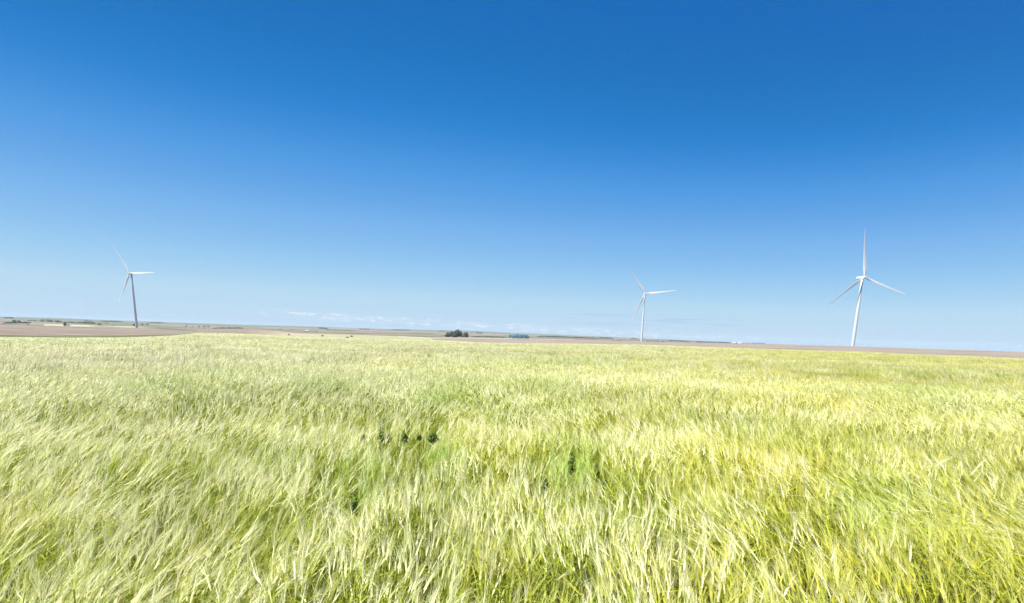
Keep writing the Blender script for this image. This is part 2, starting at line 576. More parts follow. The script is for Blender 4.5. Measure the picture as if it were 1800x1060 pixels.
    if lod <= 2:
        K = 5 if lod == 1 else 3
        phis = lambda sv: lean * (0.12 + 0.88 * sv ** 1.6)
        pts, tg = [base], [tang(phis(0.0 * lean))]
        seg = h / K * 1.12
        for k in range(1, K + 1):
            ph = phis(np.full(n, (k - 0.5) / K))
            pts.append(pts[-1] + tang(ph) * seg[:, None])
        rot = RNG.uniform(0, math.pi, n)
        ww = w(0.0026, 0.18)
        side = (np.cos(rot)[:, None] * perp + np.sin(rot)[:, None] * norm(lean * 0.5)) * ww * 0.5
        vs = np.stack([v for p_ in pts for v in (p_ - side, p_ + side)], 1)
        fs = [(2 * k, 2 * k + 1, 2 * k + 3, 2 * k + 2) for k in range(K)]
        crop.put(vs, fs, np.repeat(stem[:, None, :], vs.shape[1], 1))
        # ear: two crossed tapering blades
        p0 = pts[-1]
        el = RNG.uniform(0.05, 0.085, n)
        phe = lean * 1.12 + RNG.normal(0, 0.12, n)
        te, ne = tang(phe), norm(phe)
        ew = w(0.0074, 0.22 if lod == 1 else 0.17)
        for sd in (perp, ne):
            a0, a1, a2, a3 = p0, p0 + te * (el * .3)[:, None], p0 + te * (el * .7)[:, None], p0 + te * el[:, None]
            sc = sd * ew * 0.5
            vs = np.stack([a0 - sc * .4, a0 + sc * .4, a1 - sc, a1 + sc, a2 - sc * .85, a2 + sc * .85, a3 - sc * .2, a3 + sc * .2], 1)
            crop.put(vs, [(0, 1, 3, 2), (2, 3, 5, 4), (4, 5, 7, 6)], np.repeat(head[:, None, :], 8, 1))
        # awns
        for k in range(13 if lod == 1 else 7):
            t0 = RNG.uniform(0.1, 1.0, n)
            st = p0 + te * (el * t0)[:, None]
            sp = RNG.normal(0, 0.14, (n, 2))
            dr = te + sp[:, :1] * perp + sp[:, 1:] * ne
            al = RNG.uniform(0.09, 0.16, n)[:, None]
            ang = RNG.uniform(0, math.pi, n)[:, None]
            sc = (np.cos(ang) * perp + np.sin(ang) * ne) * w(0.0011, 0.12 if lod == 1 else 0.14) * 0.5
            mid_ = st + dr * al * 0.5
            vs = np.stack([st - sc, st + sc, mid_ + sc * .8, st + dr * al + up * -0.012 * 1.0, mid_ - sc * .8], 1)
            crop.put(vs, [(0, 1, 2, 4), (4, 2, 3)], np.repeat((awn * (0.85 + 0.3 * RNG.random((n, 1))))[:, None, :], 5, 1))
        # leaves
        for k in range(2 if lod == 1 else 1):
            on = RNG.random(n) < (0.6 if k == 0 else 0.5)
            t0 = RNG.uniform(0.35, 0.9, n)
            idx = np.minimum((t0 * K).astype(int), K - 1)
            allp = np.stack(pts, 1)
            fr = (t0 * K - idx)[:, None]
            st = allp[np.arange(n), idx] * (1 - fr) + allp[np.arange(n), idx + 1] * fr
            la = th + RNG.normal(0, 1.0, n)
            lu_ = np.stack([np.cos(la), np.sin(la), np.zeros(n)], -1)
            lp = np.stack([-np.sin(la), np.cos(la), np.zeros(n)], -1)
            ll = RNG.uniform(0.14, 0.28, n)[:, None]
            e0 = RNG.uniform(0.4, 1.3, n)[:, None]
            q0 = st
            q1 = q0 + (lu_ * np.cos(e0) + up * np.sin(e0)) * ll * .45
            q2 = q1 + (lu_ * np.cos(e0 - .7) + up * np.sin(e0 - .7)) * ll * .35
            q3 = q2 + (lu_ * np.cos(e0 - 1.5) + up * np.sin(e0 - 1.5)) * ll * .3
            sc = lp * w(0.0065, 0.24) * 0.5
            vs = np.stack([q0 - sc * .6, q0 + sc * .6, q1 - sc, q1 + sc, q2 - sc * .8, q2 + sc * .8, q3], 1)[on]
            cl = np.repeat((leaf if k == 0 else mix(leaf, stem, 0.6))[:, None, :], 7, 1)[on]
            crop.put(vs, [(0, 1, 3, 2), (2, 3, 5, 4), (4, 5, 6)], cl)
    else:
        # farther away: a stem blade, then a fan of heads and awns
        m = {3: 7, 4: 8, 5: 10}[lod]
        spread = {3: 0.05, 4: 0.20, 5: 0.6}[lod]
        wd = {3: 0.22, 4: 0.22, 5: 0.26}[lod]
        for k in range(m):
            b2 = base + np.stack([RNG.normal(0, spread, n), RNG.normal(0, spread, n), np.zeros(n)], -1)
            hh = h * RNG.uniform(0.86, 1.1, n)
            ln = np.clip(lean + RNG.normal(0, .2, n), 0.1, 1.6)
            p1 = b2 + tang(ln * 0.35) * (hh * 0.85)[:, None]
            p2 = p1 + tang(ln * 1.0) * 0.18
            p3 = p2 + tang(ln * 1.15) * (0.16 * (1 + 0.4 * RNG.random(n)))[:, None]
            ang = RNG.normal(0, 0.8, n)[:, None] if lod == 3 else RNG.normal(0, 0.4, n)[:, None]
            sd = np.cos(ang) * perp + np.sin(ang) * u
            sc = sd * w(0.006, wd) * 0.5
            vs = np.stack([b2 - sc * .7, b2 + sc * .7, p1 - sc * .8, p1 + sc * .8, p2 - sc, p2 + sc, p3], 1)
            tone = (0.90 + 0.2 * RNG.random((n, 1))) if lod == 3 else (0.92 + 0.16 * RNG.random((n, 1)))
            cs = np.stack([stem * tone] * 2 + [mix(stem, head, .5) * tone] * 2 + [mix(awn, stem, 0.0 if lod == 3 else (0.2 if lod == 4 else 0.1)) * tone] * 3, 1)
            crop.put(vs, [(0, 1, 3, 2), (2, 3, 5, 4), (4, 5, 6)], cs)


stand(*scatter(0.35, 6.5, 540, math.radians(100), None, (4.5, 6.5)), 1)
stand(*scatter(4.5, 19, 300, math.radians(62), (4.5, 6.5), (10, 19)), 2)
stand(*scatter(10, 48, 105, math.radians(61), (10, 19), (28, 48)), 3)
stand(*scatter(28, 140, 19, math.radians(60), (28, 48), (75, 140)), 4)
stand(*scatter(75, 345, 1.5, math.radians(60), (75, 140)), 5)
V = np.concatenate(crop.V); Cc = np.concatenate(crop.C); L = np.concatenate(crop.L); S = np.concatenate(crop.S)
print("barley verts", len(V), "faces", len(S))
me = np_mesh("barley", V, L, S, Cc)
barley = link("barley", me, M_BARLEY)
tag(barley, "pale green and yellow barley crop bent over by the wind", "barley", kind='stuff')
del V, Cc, L, S, crop


# ------------------------------------------------------------------ wind turbines
def circle(cx, cy, cz, rad, n=32):
    return [(cx + rad * math.cos(2 * math.pi * i / n), cy + rad * math.sin(2 * math.pi * i / n), cz) for i in range(n)]


HUBH, BLADE = 100.5, 62.0


def blade_mesh():
    """blade along +Z from the hub centre, rotor axis -Y (upwind side is -Y)"""
    b = MB()
    rings = []
    st = [(0.9, 1.05, 1.0, 0), (2.5, 1.05, 1.0, 0), (5.5, 1.35, .75, 14), (9, 1.95, .38, 14), (13, 2.15, .25, 11), (20, 1.85, .20, 8),
          (30, 1.45, .17, 5), (40, 1.1, .15, 3), (50, .92, .14, 1), (57, .68, .14, 0), (61, .42, .15, 0), (62, .10, .2, 0)]
    for (z, hc, th, tw) in st:
        ring = []
        bend = -2.6 * (z / 62.0) ** 2.2
        t = -math.radians(tw + 4)
        for i in range(16):
            an = 2 * math.pi * i / 16
            cx = math.cos(an) * hc + hc * (0.35 if th < 0.9 else 0)
            cy = math.sin(an) * hc * th * (1.0 if th > 0.9 else (0.55 + 0.45 * -math.cos(an)) if math.cos(an) > 0 else 1.0)
            X = cx * math.cos(t) - cy * math.sin(t)
            Y = cx * math.sin(t) + cy * math.cos(t)
            ring.append((X, Y + bend, z))
        rings.append(ring)
    b.rings(rings)
    return b


BLADE_MB = blade_mesh()


def turbine(px, depth, alpha_deg, phase_deg, label, group, py_base, bs=1.0):
    # base position: on the ray through the tower foot, at the given depth along the view axis
    d = ray(px, py_base)
    fwd = CM @ Vector((0, 0, -1))
    t = depth / d.dot(fwd)
    x, y = CAM.x + d.x * t, CAM.y + d.y * t
    z = terr1(x, y)
    root = empty("wind_turbine", (x, y, z), math.radians(-alpha_deg))
    tag(root, label, "wind turbine", group)
    b = MB()
    rings = [circle(0, 0, zz, rr) for zz, rr in ((-3, 2.0), (0, 2.0), (25, 1.92), (50, 1.76), (75, 1.56), (HUBH - 1.4, 1.3))]
    b.rings(rings)
    b.build("tower", M_WHITE, root, True)
    tw = [o for o in root.children if o.name.startswith("tower")][0]
    for zz, rr in ((25, 1.93), (50, 1.77), (75, 1.57)):
        b = MB()
        b.rings([circle(0, 0, zz - .12, rr + .03), circle(0, 0, zz + .12, rr + .03)])
        b.build("flange", M_WHITE, tw, True)
    b = MB()
    b.box(-0.5, 0.5, -2.06, -1.92, 0.6, 2.9)
    b.build("door", paint_mat("door_grey", (0.45, 0.46, 0.48)), tw)
    # nacelle: rounded box running downwind (+Y) from the hub
    b = MB()
    rings = []
    for (yy, sx, sz) in ((-1.9, 1.1, 1.1), (-1.5, 1.45, 1.45), (0, 1.65, 1.6), (5, 1.7, 1.7), (8, 1.6, 1.6), (9.0, 1.4, 1.35), (9.3, 1.0, 1.0)):
        ring = []
        for i in range(24):
            an = 2 * math.pi * i / 24
            c, s_ = math.cos(an), math.sin(an)
            k = (abs(c) ** 4 + abs(s_) ** 4) ** -0.25
            ring.append((c * k * sx, yy, s_ * k * sz + HUBH))
        rings.append(ring)
    b.rings([r_[::-1] for r_ in rings])
    nac = b.build("nacelle", M_WHITE, root, True)
    b = MB()
    b.box(-1.1, 1.1, 6.6, 8.0, HUBH + 1.55, HUBH + 2.3)
    b.build("cooler", M_WHITE, nac)
    b = MB()
    b.rings([circle(0.6, 5.2, HUBH + 1.6, .05, 8), circle(0.6, 5.2, HUBH + 3.4, .04, 8)])
    b.build("wind_vane", M_DARK, nac)
    # hub (spinner)
    b = MB()
    rings = []
    for (yy, rr) in ((-1.8, 1.3), (-2.2, 1.5), (-3.1, 1.5), (-4.0, 1.25), (-4.6, .8), (-4.9, .3)):
        rings.append([(rr * math.cos(2 * math.pi * i / 24), yy, HUBH + rr * math.sin(2 * math.pi * i / 24)) for i in range(24)])
    b.rings(rings)
    b.build("hub", M_WHITE, root, True)
    for k in range(3):
        ang = math.radians(90 - (phase_deg + 120 * k))       # clockwise from up, seen from upwind (-Y)
        o = BLADE_MB.build("blade", M_BLADE, root, True)
        o.location = (0, -2.75, HUBH)
        o.rotation_euler = (0, ang, 0)
        o.scale = (1, 1, bs)
    return root


G = "white wind turbines standing on the ploughed land"
turbine(240.3, 760, 11, 1, "wind turbine seen half from the side, on the brown ploughed crest beside small dark trees", G, 576.3, 1.0)
turbine(1127.5, 860, 6, 7, "smallest white wind turbine, facing the viewer, with a row of dark bushes beside its foot", G, 600, 1.01)
turbine(1498.5, 545, -1, 100, "tallest wind turbine, one blade straight up, its foot hidden behind the bare plough ridge", G, 608.5, 0.99)


# ------------------------------------------------------------------ trees and bushes
def leafy(lobes, n, size, seed):
    """leaf-sized faces spread through lobes (cx,cy,cz,rx,ry,rz)"""
    rg = np.random.default_rng(seed)
    vol = np.array([l[3] * l[4] * l[5] for l in lobes]) ** 0.67
    pick = rg.choice(len(lobes), n, p=vol / vol.sum())
    Lb = np.array(lobes)[pick]
    d = rg.normal(0, 1, (n, 3)); d /= np.linalg.norm(d, axis=1)[:, None]
    rad = rg.uniform(0.45, 1.0, n) ** 0.6
    wob = 0.82 + 0.36 * rg.random(n)
    c = Lb[:, :3] + d * Lb[:, 3:6] * (rad * wob)[:, None]
    a = rg.normal(0, 1, (n, 3)); a /= np.linalg.norm(a, axis=1)[:, None]
    b = np.cross(a, rg.normal(0, 1, (n, 3))); b /= np.linalg.norm(b, axis=1)[:, None]
    sz = size * rg.uniform(0.6, 1.4, n)[:, None]
    vs = np.stack([c - a * sz, c + b * sz * .6, c + a * sz, c - b * sz * .6], 1).reshape(-1, 3)
    return np_mesh("crown", vs, np.arange(4 * n), np.full(n, 4))


def crown_lobes(h, w, rg, k=9, z0=0.22, bare=False):
    out = []
    for i in range(k):
        t = rg.random()
        zc = h * (z0 + (0.86 - z0) * t)
        ext = w * 0.5 * math.sqrt(max(0.08, 1 - ((t - 0.35) / 0.75) ** 2)) * 0.72
        an = rg.random() * 6.283
        rr = ext * math.sqrt(rg.random())
        s_ = w * (0.17 + 0.13 * rg.random())
        out.append((rr * math.cos(an), rr * math.sin(an), min(zc, h - s_), s_, s_, s_ * (0.75 + .3 * rg.random())))
    return out


def trunk_mb(h, rad, rg, limbs=4):
    b = MB()
    b.rings([circle(0, 0, -0.3, rad * 1.3, 8), circle(rad * .2, 0, h * .3, rad, 8), circle(rad * .3, rad * .2, h * .62, rad * .55, 8), circle(0, 0, h * .85, rad * .12, 8)])
    for i in range(limbs):
        an = rg.random() * 6.283
        z0 = h * (0.22 + 0.3 * rg.random())
        L_ = h * (0.25 + .15 * rg.random())
        ex, ey, ez = math.cos(an) * L_ * .7, math.sin(an) * L_ * .7, L_ * .75
        b.rings([circle(0, 0, z0, rad * .4, 6), circle(ex * .5, ey * .5, z0 + ez * .55, rad * .25, 6), circle(ex, ey, z0 + ez, rad * .07, 6)])
    return b


_seed = [100]


def tree(p, h, w, label, cat="tree", name="tree", mat=M_TREE, group=None, n=700, size=0.55, z0=0.2, k=10):
    _seed[0] += 1
    rg = random.Random(_seed[0])
    root = empty(name, p, rg.random() * 6.28)
    tag(root, label, cat, group)
    me = leafy(crown_lobes(h, w, rg, k, z0), n, size, _seed[0])
    link("crown", me, mat, root)
    trunk_mb(h, max(.12, h * .022), rg).build("trunk", M_BARK, root, True)
    return root


def bush(p, h, w, label, mat=M_BUSH, group=None, n=160, name="bush", cat="bush"):
    _seed[0] += 1
    rg = random.Random(_seed[0])
    lobes = [((rg.random() - .5) * w * .6, (rg.random() - .5) * w * .5, h * (.3 + .3 * rg.random()), w * .26, w * .26, h * .38) for _ in range(6)]
    o = link(name, leafy(lobes, n, max(.25, h * .12), _seed[0]), mat)
    o.location = p
    tag(o, label, cat, group)
    return o


def px_scale(p):
    return (Vector(p) - CAM).dot(CM @ Vector((0, 0, -1))) / F     # metres per photo pixel at p


# main clump on the right-hand crest
GC = "trees of the clump on the bare crest"
for (px, pyb, wp, hp, lb) in [
    (789, 592.6, 13, 9.5, "round dark green tree at the left end of the clump"),
    (793.5, 592.9, 12, 11.5, "round olive-topped tree second from the left in the clump"),
    (799, 593.2, 10, 8.5, "short tree filling the dip between the two round heads of the clump"),
    (803, 593.2, 12, 12.5, "dark tree just left of the tallest one in the clump"),
    (807.5, 593.3, 13, 15, "tallest tree of the clump, with a pointed top"),
    (812, 593.3, 13, 12.5, "broad tree just right of the tallest one in the clump"),
    (817, 593.3, 15, 10, "low tree between the tall heads and the right end of the clump"),
    (822, 593.2, 9, 7, "small round tree at the right end of the clump"),
]:
    p = ground_hit(px, pyb, 380)
    sc = px_scale(p)
    p = p + Vector((random.uniform(-3, 3), random.uniform(-2, 6), 0)); p.z = terr1(p.x, p.y)
    tree(p, hp * sc, wp * sc * .86, lb, group=GC, n=1500, size=0.55, z0=0.1, k=16)

# blue-green stand
GT = "blue green trees of the low stand"
for i, (px, pyb, wp, hp, lb) in enumerate([
    (898, 594.6, 8, 7, "blue green tree at the left end of the low stand"),
    (903.5, 594.8, 9, 8.5, "blue green tree second from the left in the low stand"),
    (909.5, 595, 9, 9.3, "tallest blue green tree in the middle of the low stand"),
    (916, 595.1, 9, 9, "blue green tree just right of the middle of the low stand"),
    (922, 595.2, 9, 8.3, "blue green tree second from the right in the low stand"),
    (927, 595.3, 7, 7.8, "blue green tree at the right end of the low stand, overhanging the plough"),
]):
    p = ground_hit(px, pyb, 380)
    sc = px_scale(p)
    tree(p, hp * sc * .9, wp * sc, lb, group=GT, mat=M_TEAL, n=900, size=0.5, z0=0.06, k=12)

# single trees and bushes, left to right: x, base y, width, height (photo pixels), kind, label
GB = "dark bushes and trees scattered over the far fields"
for (px, pyb, wp, hp, kd, lb) in [
    (26, 567.8, 6, 5.5, 't', "dark tree rising from the hedge at the far left, the left one of two"),
    (34, 567.8, 5, 5.0, 't', "dark tree rising from the hedge at the far left, the right one of two"),
    (50, 571.0, 6, 2.0, 'b', "low grey green bush on the plough crest right of the far left hedge"),
    (115.5, 573.0, 5, 6.5, 't', "dark pointed tree on the plough crest between the long woods"),
    (119.5, 573.2, 5, 3.5, 'b', "low dark bush leaning on the pointed tree of the plough crest"),
    (175, 571.2, 7, 4.2, 't', "flat topped dark tree alone on the pasture left of the turbine"),
    (187.5, 569.2, 5, 2.5, 'b', "small bush beyond the flat topped tree"),
    (199, 572.8, 2.5, 1.8, 'b', "tiny dark bush between the flat topped tree and the turbine"),
    (236, 573.0, 6, 5.0, 't', "dark round tree touching the left side of the left turbine tower"),
    (250.5, 571.2, 4, 2.8, 'b', "dark bush just right of the left turbine tower"),
    (259, 571.4, 5, 3.0, 'b', "wider dark bush second to the right of the left turbine tower"),
    (327, 574.4, 3, 2.6, 't', "small dark tree at the left end of the row of bushes"),
    (338.5, 574.6, 3, 1.8, 'b', "faint bush second in the row"),
    (350, 574.9, 3.5, 2.3, 'b', "dark bush third in the row"),
    (357.5, 575.0, 3.5, 2.5, 'b', "dark bush fourth in the row, close to its neighbour"),
    (361.5, 575.1, 3.5, 2.2, 'b', "dark bush fifth in the row, close to its neighbour"),
    (367, 575.2, 4, 2.6, 'b', "darkest bush at the right end of the row"),
    (359, 577.9, 3, 1.4, 'b', "tiny bush on the brown strip below the row"),
    (492, 579.8, 5, 2.4, 'b', "dark bush on the green pasture left of the white house"),
    (513.7, 580.6, 2.5, 1.9, 'b', "small bush between the dark bush and the white house"),
    (542.8, 582.8, 2.4, 2.6, 't', "dark tree beside the small white house"),
    (550, 583.4, 2, 1.6, 'b', "tiny bush just right of the white house"),
    (556, 583.8, 4, 1.8, 'b', "low bush second to the right of the white house"),
    (508, 589.5, 2.4, 2.6, 'b', "dark bush standing on the tan field behind the barley"),
    (566.5, 591.4, 3.6, 2.8, 'b', "dark round bush on the fence line behind the barley"),
    (611, 594.2, 3, 2.4, 'b', "grey green bush at the barley edge, left of the scrub"),
    (618, 592.2, 6, 3, 'b', "soft olive scrub at the barley edge"),
    (1078.5, 599.2, 3, 1.9, 'b', "dark bush at the left end of the pair left of the middle turbine"),
    (1086, 599.6, 3.6, 2.0, 'b', "dark bush nearer the middle turbine of the pair to its left"),
    (1091, 599.8, 2.4, 1.3, 'b', "tiny bush trailing the pair left of the middle turbine"),
    (1138.5, 600.7, 2.4, 1.6, 'b', "first dark bush right of the middle turbine foot"),
    (1144, 600.9, 2.4, 1.6, 'b', "second dark bush right of the middle turbine foot"),
    (1150, 601.1, 3, 1.8, 'b', "third dark bush right of the middle turbine foot"),
    (1156.5, 601.3, 4, 2.2, 'b', "fourth and largest dark bush right of the middle turbine foot"),
    (1165.5, 601.6, 3.6, 1.6, 'b', "last and flattest dark bush right of the middle turbine foot"),
]:
    p = ground_hit(px, pyb, 300)
    sc = px_scale(p)
    if kd == 't':
        tree(p, hp * sc, wp * sc, lb, group=GB, mat=M_BUSH, n=350, size=max(.5, .1 * hp * sc), z0=0.15, k=8)
    else:
        bush(p, hp * sc, wp * sc * 1.1, lb, group=GB)

# dark green weeds standing in the near barley
GW = "dark green weeds standing in the barley"
for (px, py, wp, hp, zc, lb) in [
    (640, 769, 7, 9, .78, "small dark weed head at the left end of the weed row in the barley"),
    (671, 768, 12, 15, .80, "dark round weed head, second from the left in the weed row in the barley"),
    (684, 772, 8, 9, .78, "small dark weed head touching the round second one of the weed row"),
    (710, 772, 11, 17, .80, "narrow dark weed head in the middle of the weed row in the barley"),
    (737, 769, 8, 8, .78, "faint small weed head between the narrow one and the largest one of the row"),
    (761, 772, 18, 16, .82, "largest dark weed head, round, at the right end of the weed row in the barley"),
    (622, 885, 15, 46, .68, "tall dark green weed tuft alone on the left of the pale central barley"),
    (957, 850, 14, 20, .72, "short dark green weed tuft left of the tallest tuft in the barley"),
    (1005, 828, 13, 48, .70, "tallest dark green weed tuft, right of the middle of the field"),
    (1048, 830, 12, 26, .72, "dark weed tuft just right of the tallest tuft in the barley"),
    (1063, 856, 12, 18, .70, "low dark weed tuft at the right end of the right hand tufts"),
]:
    _seed[0] += 1
    rg = random.Random(_seed[0])
    d = ray(px, py)
    p = CAM + d * ((CAM.z - zc) / -d.z)
    sc = px_scale(p)
    w_, h_ = wp * sc, hp * sc * 1.15
    zg = terr1(p.x, p.y)
    root = empty("weed", (p.x, p.y, zg), 0)
    tag(root, lb, "weed", GW)
    lobes = [((rg.random() - .5) * w_ * .45, (rg.random() - .5) * w_ * .45, p.z - zg + (rg.random() - .5) * h_ * .5, w_ * .33, w_ * .33, h_ * .33) for _ in range(7)]
    link("foliage", leafy(lobes, 200, .012 + .06 * w_, _seed[0]), M_WEED, root)
    sb = MB()
    sb.rings([circle(0, 0, -.02, .006, 6), circle(w_ * .1, 0, (p.z - zg) * .6, .005, 6), circle(0, 0, p.z - zg, .003, 6)])
    sb.build("stem", M_WEED, root)

# scattered lone bushes to the right of the plough crest line and far woods that read as one mass


def wood(px0, px1, py0, py1, hp, label, mat=M_BUSH, dens=1.0, rmin=800):
    _seed[0] += 1
    rg = random.Random(_seed[0])
    lobes = []
    nn = max(5, int((px1 - px0) * 1.1 * dens))
    for i in range(nn):
        t = (i + rg.random()) / nn
        p = ground_hit(px0 + (px1 - px0) * t, py0 + (py1 - py0) * t, rmin)
        sc = px_scale(p)
        hh = hp * sc * (0.55 + 0.55 * rg.random()) * min(1, 6 * min(t + .06, 1.06 - t))
        wv = sc * (1.2 + 0.8 * rg.random())
        lobes.append((p.x, p.y + rg.uniform(0, 20), p.z + hh * .45, wv, wv, hh * .55))
    ctr = np.mean([l[:3] for l in lobes], axis=0)
    lobes = [(l[0] - ctr[0], l[1] - ctr[1], l[2] - ctr[2], *l[3:]) for l in lobes]
    o = link("distant_wood", leafy(lobes, 90 * nn, max(.8, px_scale(ctr) * .35), _seed[0]), mat)
    o.location = ctr
    tag(o, label, "wood", kind='stuff')
    return o


for a_ in [
    (2, 20, 559.3, 559.8, 2.4, "blue grey wood on the skyline at the far left"),
    (2, 40, 568.2, 567.9, 2.6, "dark hedge of low trees at the far left above the plough"),
    (67, 102, 565.0, 567.0, 4.2, "long dark wood on the slope above the plough"),
    (106, 126, 567.0, 567.5, 2.0, "faint pale wood right of the long dark one"),
    (128, 163, 568.0, 569.0, 3.0, "blue grey wood behind the plough crest, left of the flat topped tree"),
    (148, 157, 564.6, 565.2, 1.6, "small blue wood high on the far slope"),
    (175, 212, 565.5, 566.0, 2.0, "blue skyline wood left of the left turbine"),
    (47, 58, 564.0, 564.3, 1.6, "small pale wood between the hedge and the long dark wood"),
    (262, 288, 567.6, 568.2, 1.8, "blue skyline wood right of the left turbine"),
    (372, 425, 577.5, 577.2, 2.0, "grey green hedge along the brown strip"),
    (561, 575, 577.5, 578.8, 2.6, "dark wood below the blue hill"),
    (630, 650, 578.8, 579.6, 1.8, "faint blue skyline wood above the tan fields"),
    (690, 720, 580.4, 581.0, 1.6, "pale blue skyline wood left of the tree clump"),
    (770, 781, 582.6, 583.0, 1.8, "blue wood close to the left of the tree clump"),
    (838, 848, 586.0, 586.6, 2.0, "blue wood close to the right of the tree clump"),
    (830, 890, 592.4, 593.6, 1.4, "thin dark hedge between the clump and the blue green stand"),
    (945, 1000, 592.0, 593.4, 2.6, "long blue wood right of the blue green stand"),
    (1000, 1052, 594.0, 595.5, 2.4, "right-hand stretch of the long blue skyline wood"),
    (1052, 1078, 595.0, 595.6, 2.6, "darker block of wood before the middle turbine"),
    (1110, 1119, 595.3, 595.6, 1.9, "small dark wood just left of the middle turbine tower"),
    (1177, 1184, 599.4, 599.6, 2.2, "short dark wood right of the row of bushes"),
    (1185, 1212, 599.6, 600.8, 1.7, "low dark wood trailing to the right along the skyline"),
    (1225, 1262, 601.4, 602.4, 1.4, "thin skyline wood left of the white shed"),
    (1266, 1284, 602.4, 603.2, 1.6, "thin skyline wood touching the white shed"),
    (1322, 1348, 604.5, 605.0, 1.7, "dark skyline wood right of the white shed"),
]:
    wood(*a_)


# ------------------------------------------------------------------ house and shed
def building(name, p, L_, D_, h, roof_h, rz, label, cat, windows):
    root = empty(name, p, rz)
    tag(root, label, cat)
    b = MB()
    x, y = L_ / 2, D_ / 2
    b.add([(-x, -y, -1), (x, -y, -1), (x, y, -1), (-x, y, -1), (-x, -y, h), (x, -y, h), (x, y, h), (-x, y, h), (-x, 0, h + roof_h - .05), (x, 0, h + roof_h - .05)],
          [(0, 1, 5, 4), (2, 3, 7, 6), (1, 2, 6, 9, 5), (3, 0, 4, 8, 7)])
    b.build("wall", M_WALL, root)
    b = MB()
    ox, oy, t = x + .4, y + .5, .15
    sl = roof_h / y
    za = h - .5 * sl
    b.add([(-ox, -oy, za), (ox, -oy, za), (ox, 0, h + roof_h), (-ox, 0, h + roof_h), (-ox, oy, za), (ox, oy, za),
           (-ox, -oy, za + t), (ox, -oy, za + t), (ox, 0, h + roof_h + t), (-ox, 0, h + roof_h + t), (-ox, oy, za + t), (ox, oy, za + t)],
          [(0, 3, 2, 1), (3, 4, 5, 2), (6, 7, 8, 9), (9, 8, 11, 10), (0, 1, 7, 6), (4, 10, 11, 5), (1, 2, 8, 7), (2, 5, 11, 8), (0, 6, 9, 3), (3, 9, 10, 4)])
    b.build("roof", M_WALL if cat == "shed" else M_ROOF, root)
    b = MB(); b.box(-.6, .6, -y - .05, -y + .02, 0, 2.2); b.build("door", M_DARK, root)
    for wx in windows:
        b = MB(); b.box(wx - .6, wx + .6, -y - .05, -y + .02, 1.0, 2.2); b.build("window", M_DARK, root)
    return root


p = ground_hit(539.8, 582.9, 600); sc = px_scale(p)
building("farmhouse", p, 6.0 * sc, 4.5 * sc, 1.6 * sc, .8 * sc, math.radians(25), "small white farmhouse alone on the pale pasture slope beside a dark tree", "house", [-2.0 * sc, -1.0 * sc, 1.6 * sc])
p = ground_hit(1294.5, 604.0, 600); sc = px_scale(p)
print("shed", p, sc)
building("shed", p, 14 * sc, 5 * sc, 1.1 * sc, .5 * sc, math.radians(-24), "long white shed on the skyline behind the bare plough", "shed", [])

# ------------------------------------------------------------------ air
bm_v = MB()
zlo = float(ZZ.min()) - 1.0
bm_v.box(-13000, 13000, -13000, 13000, zlo, 190.0 if ZZ.max() < 180 else float(ZZ.max()) + 30)
m, nt, out = new_mat("haze_air")
pv = N(nt, "ShaderNodeVolumePrincipled")
pv.inputs["Color"].default_value = (0.60, 0.73, 0.81, 1)
pv.inputs["Density"].default_value = 8.0e-5
pv.inputs["Anisotropy"].default_value = 0.0
nt.links.new(pv.outputs[0], out.inputs["Volume"])
haze = bm_v.build("haze", m)
tag(haze, "thin pale blue haze lying over the far fields and hills", "haze", kind='stuff')

# ------------------------------------------------------------------ light
SUN_AZ, SUN_EL = math.radians(-108), math.radians(62)
sd = bpy.data.lights.new("sun", 'SUN')
sd.energy = 5.0
sd.angle = math.radians(0.53)
sd.color = (1.0, 0.965, 0.91)
sun = bpy.data.objects.new("sun", sd)
COL.objects.link(sun)
sv = Vector((math.sin(SUN_AZ) * math.cos(SUN_EL), math.cos(SUN_AZ) * math.cos(SUN_EL), math.sin(SUN_EL)))
sun.rotation_euler = sv.to_track_quat('Z', 'Y').to_euler()

w = bpy.data.worlds.new("World")
scene.world = w
w.use_nodes = True
nt = w.node_tree
for n in list(nt.nodes):
    nt.nodes.remove(n)
out = N(nt, "ShaderNodeOutputWorld")
EXPOSURE = 1.25
bg = N(nt, "ShaderNodeBackground")
bg.inputs["Strength"].default_value = 0.1
sky = N(nt, "ShaderNodeTexSky")
sky.sky_type = 'NISHITA'
sky.sun_disc = False
sky.sun_elevation = SUN_EL
sky.sun_rotation = SUN_AZ
sky.air_density = 1.0
sky.dust_density = 0.0
sky.ozone_density = 1.0
def mth(op, a_, b_=None, c_=None):
    n_ = N(nt, "ShaderNodeMath", operation=op)
    for k_, v_ in enumerate((a_, b_, c_)):
        if v_ is None: continue
        if isinstance(v_, (int, float)): n_.inputs[k_].default_value = v_
        else: nt.links.new(v_, n_.inputs[k_])
    return n_.outputs[0]


SKY_TONES = [(0.115, (2, 102, 186)), (0.122, (6, 107, 188)), (0.131, (12, 116, 195)), (0.143, (26, 127, 208)), (0.169, (72, 152, 226)),
             (0.225, (117, 179, 237)), (0.324, (150, 202, 241)), (0.472, (182, 219, 242)), (0.729, (190, 220, 242))]
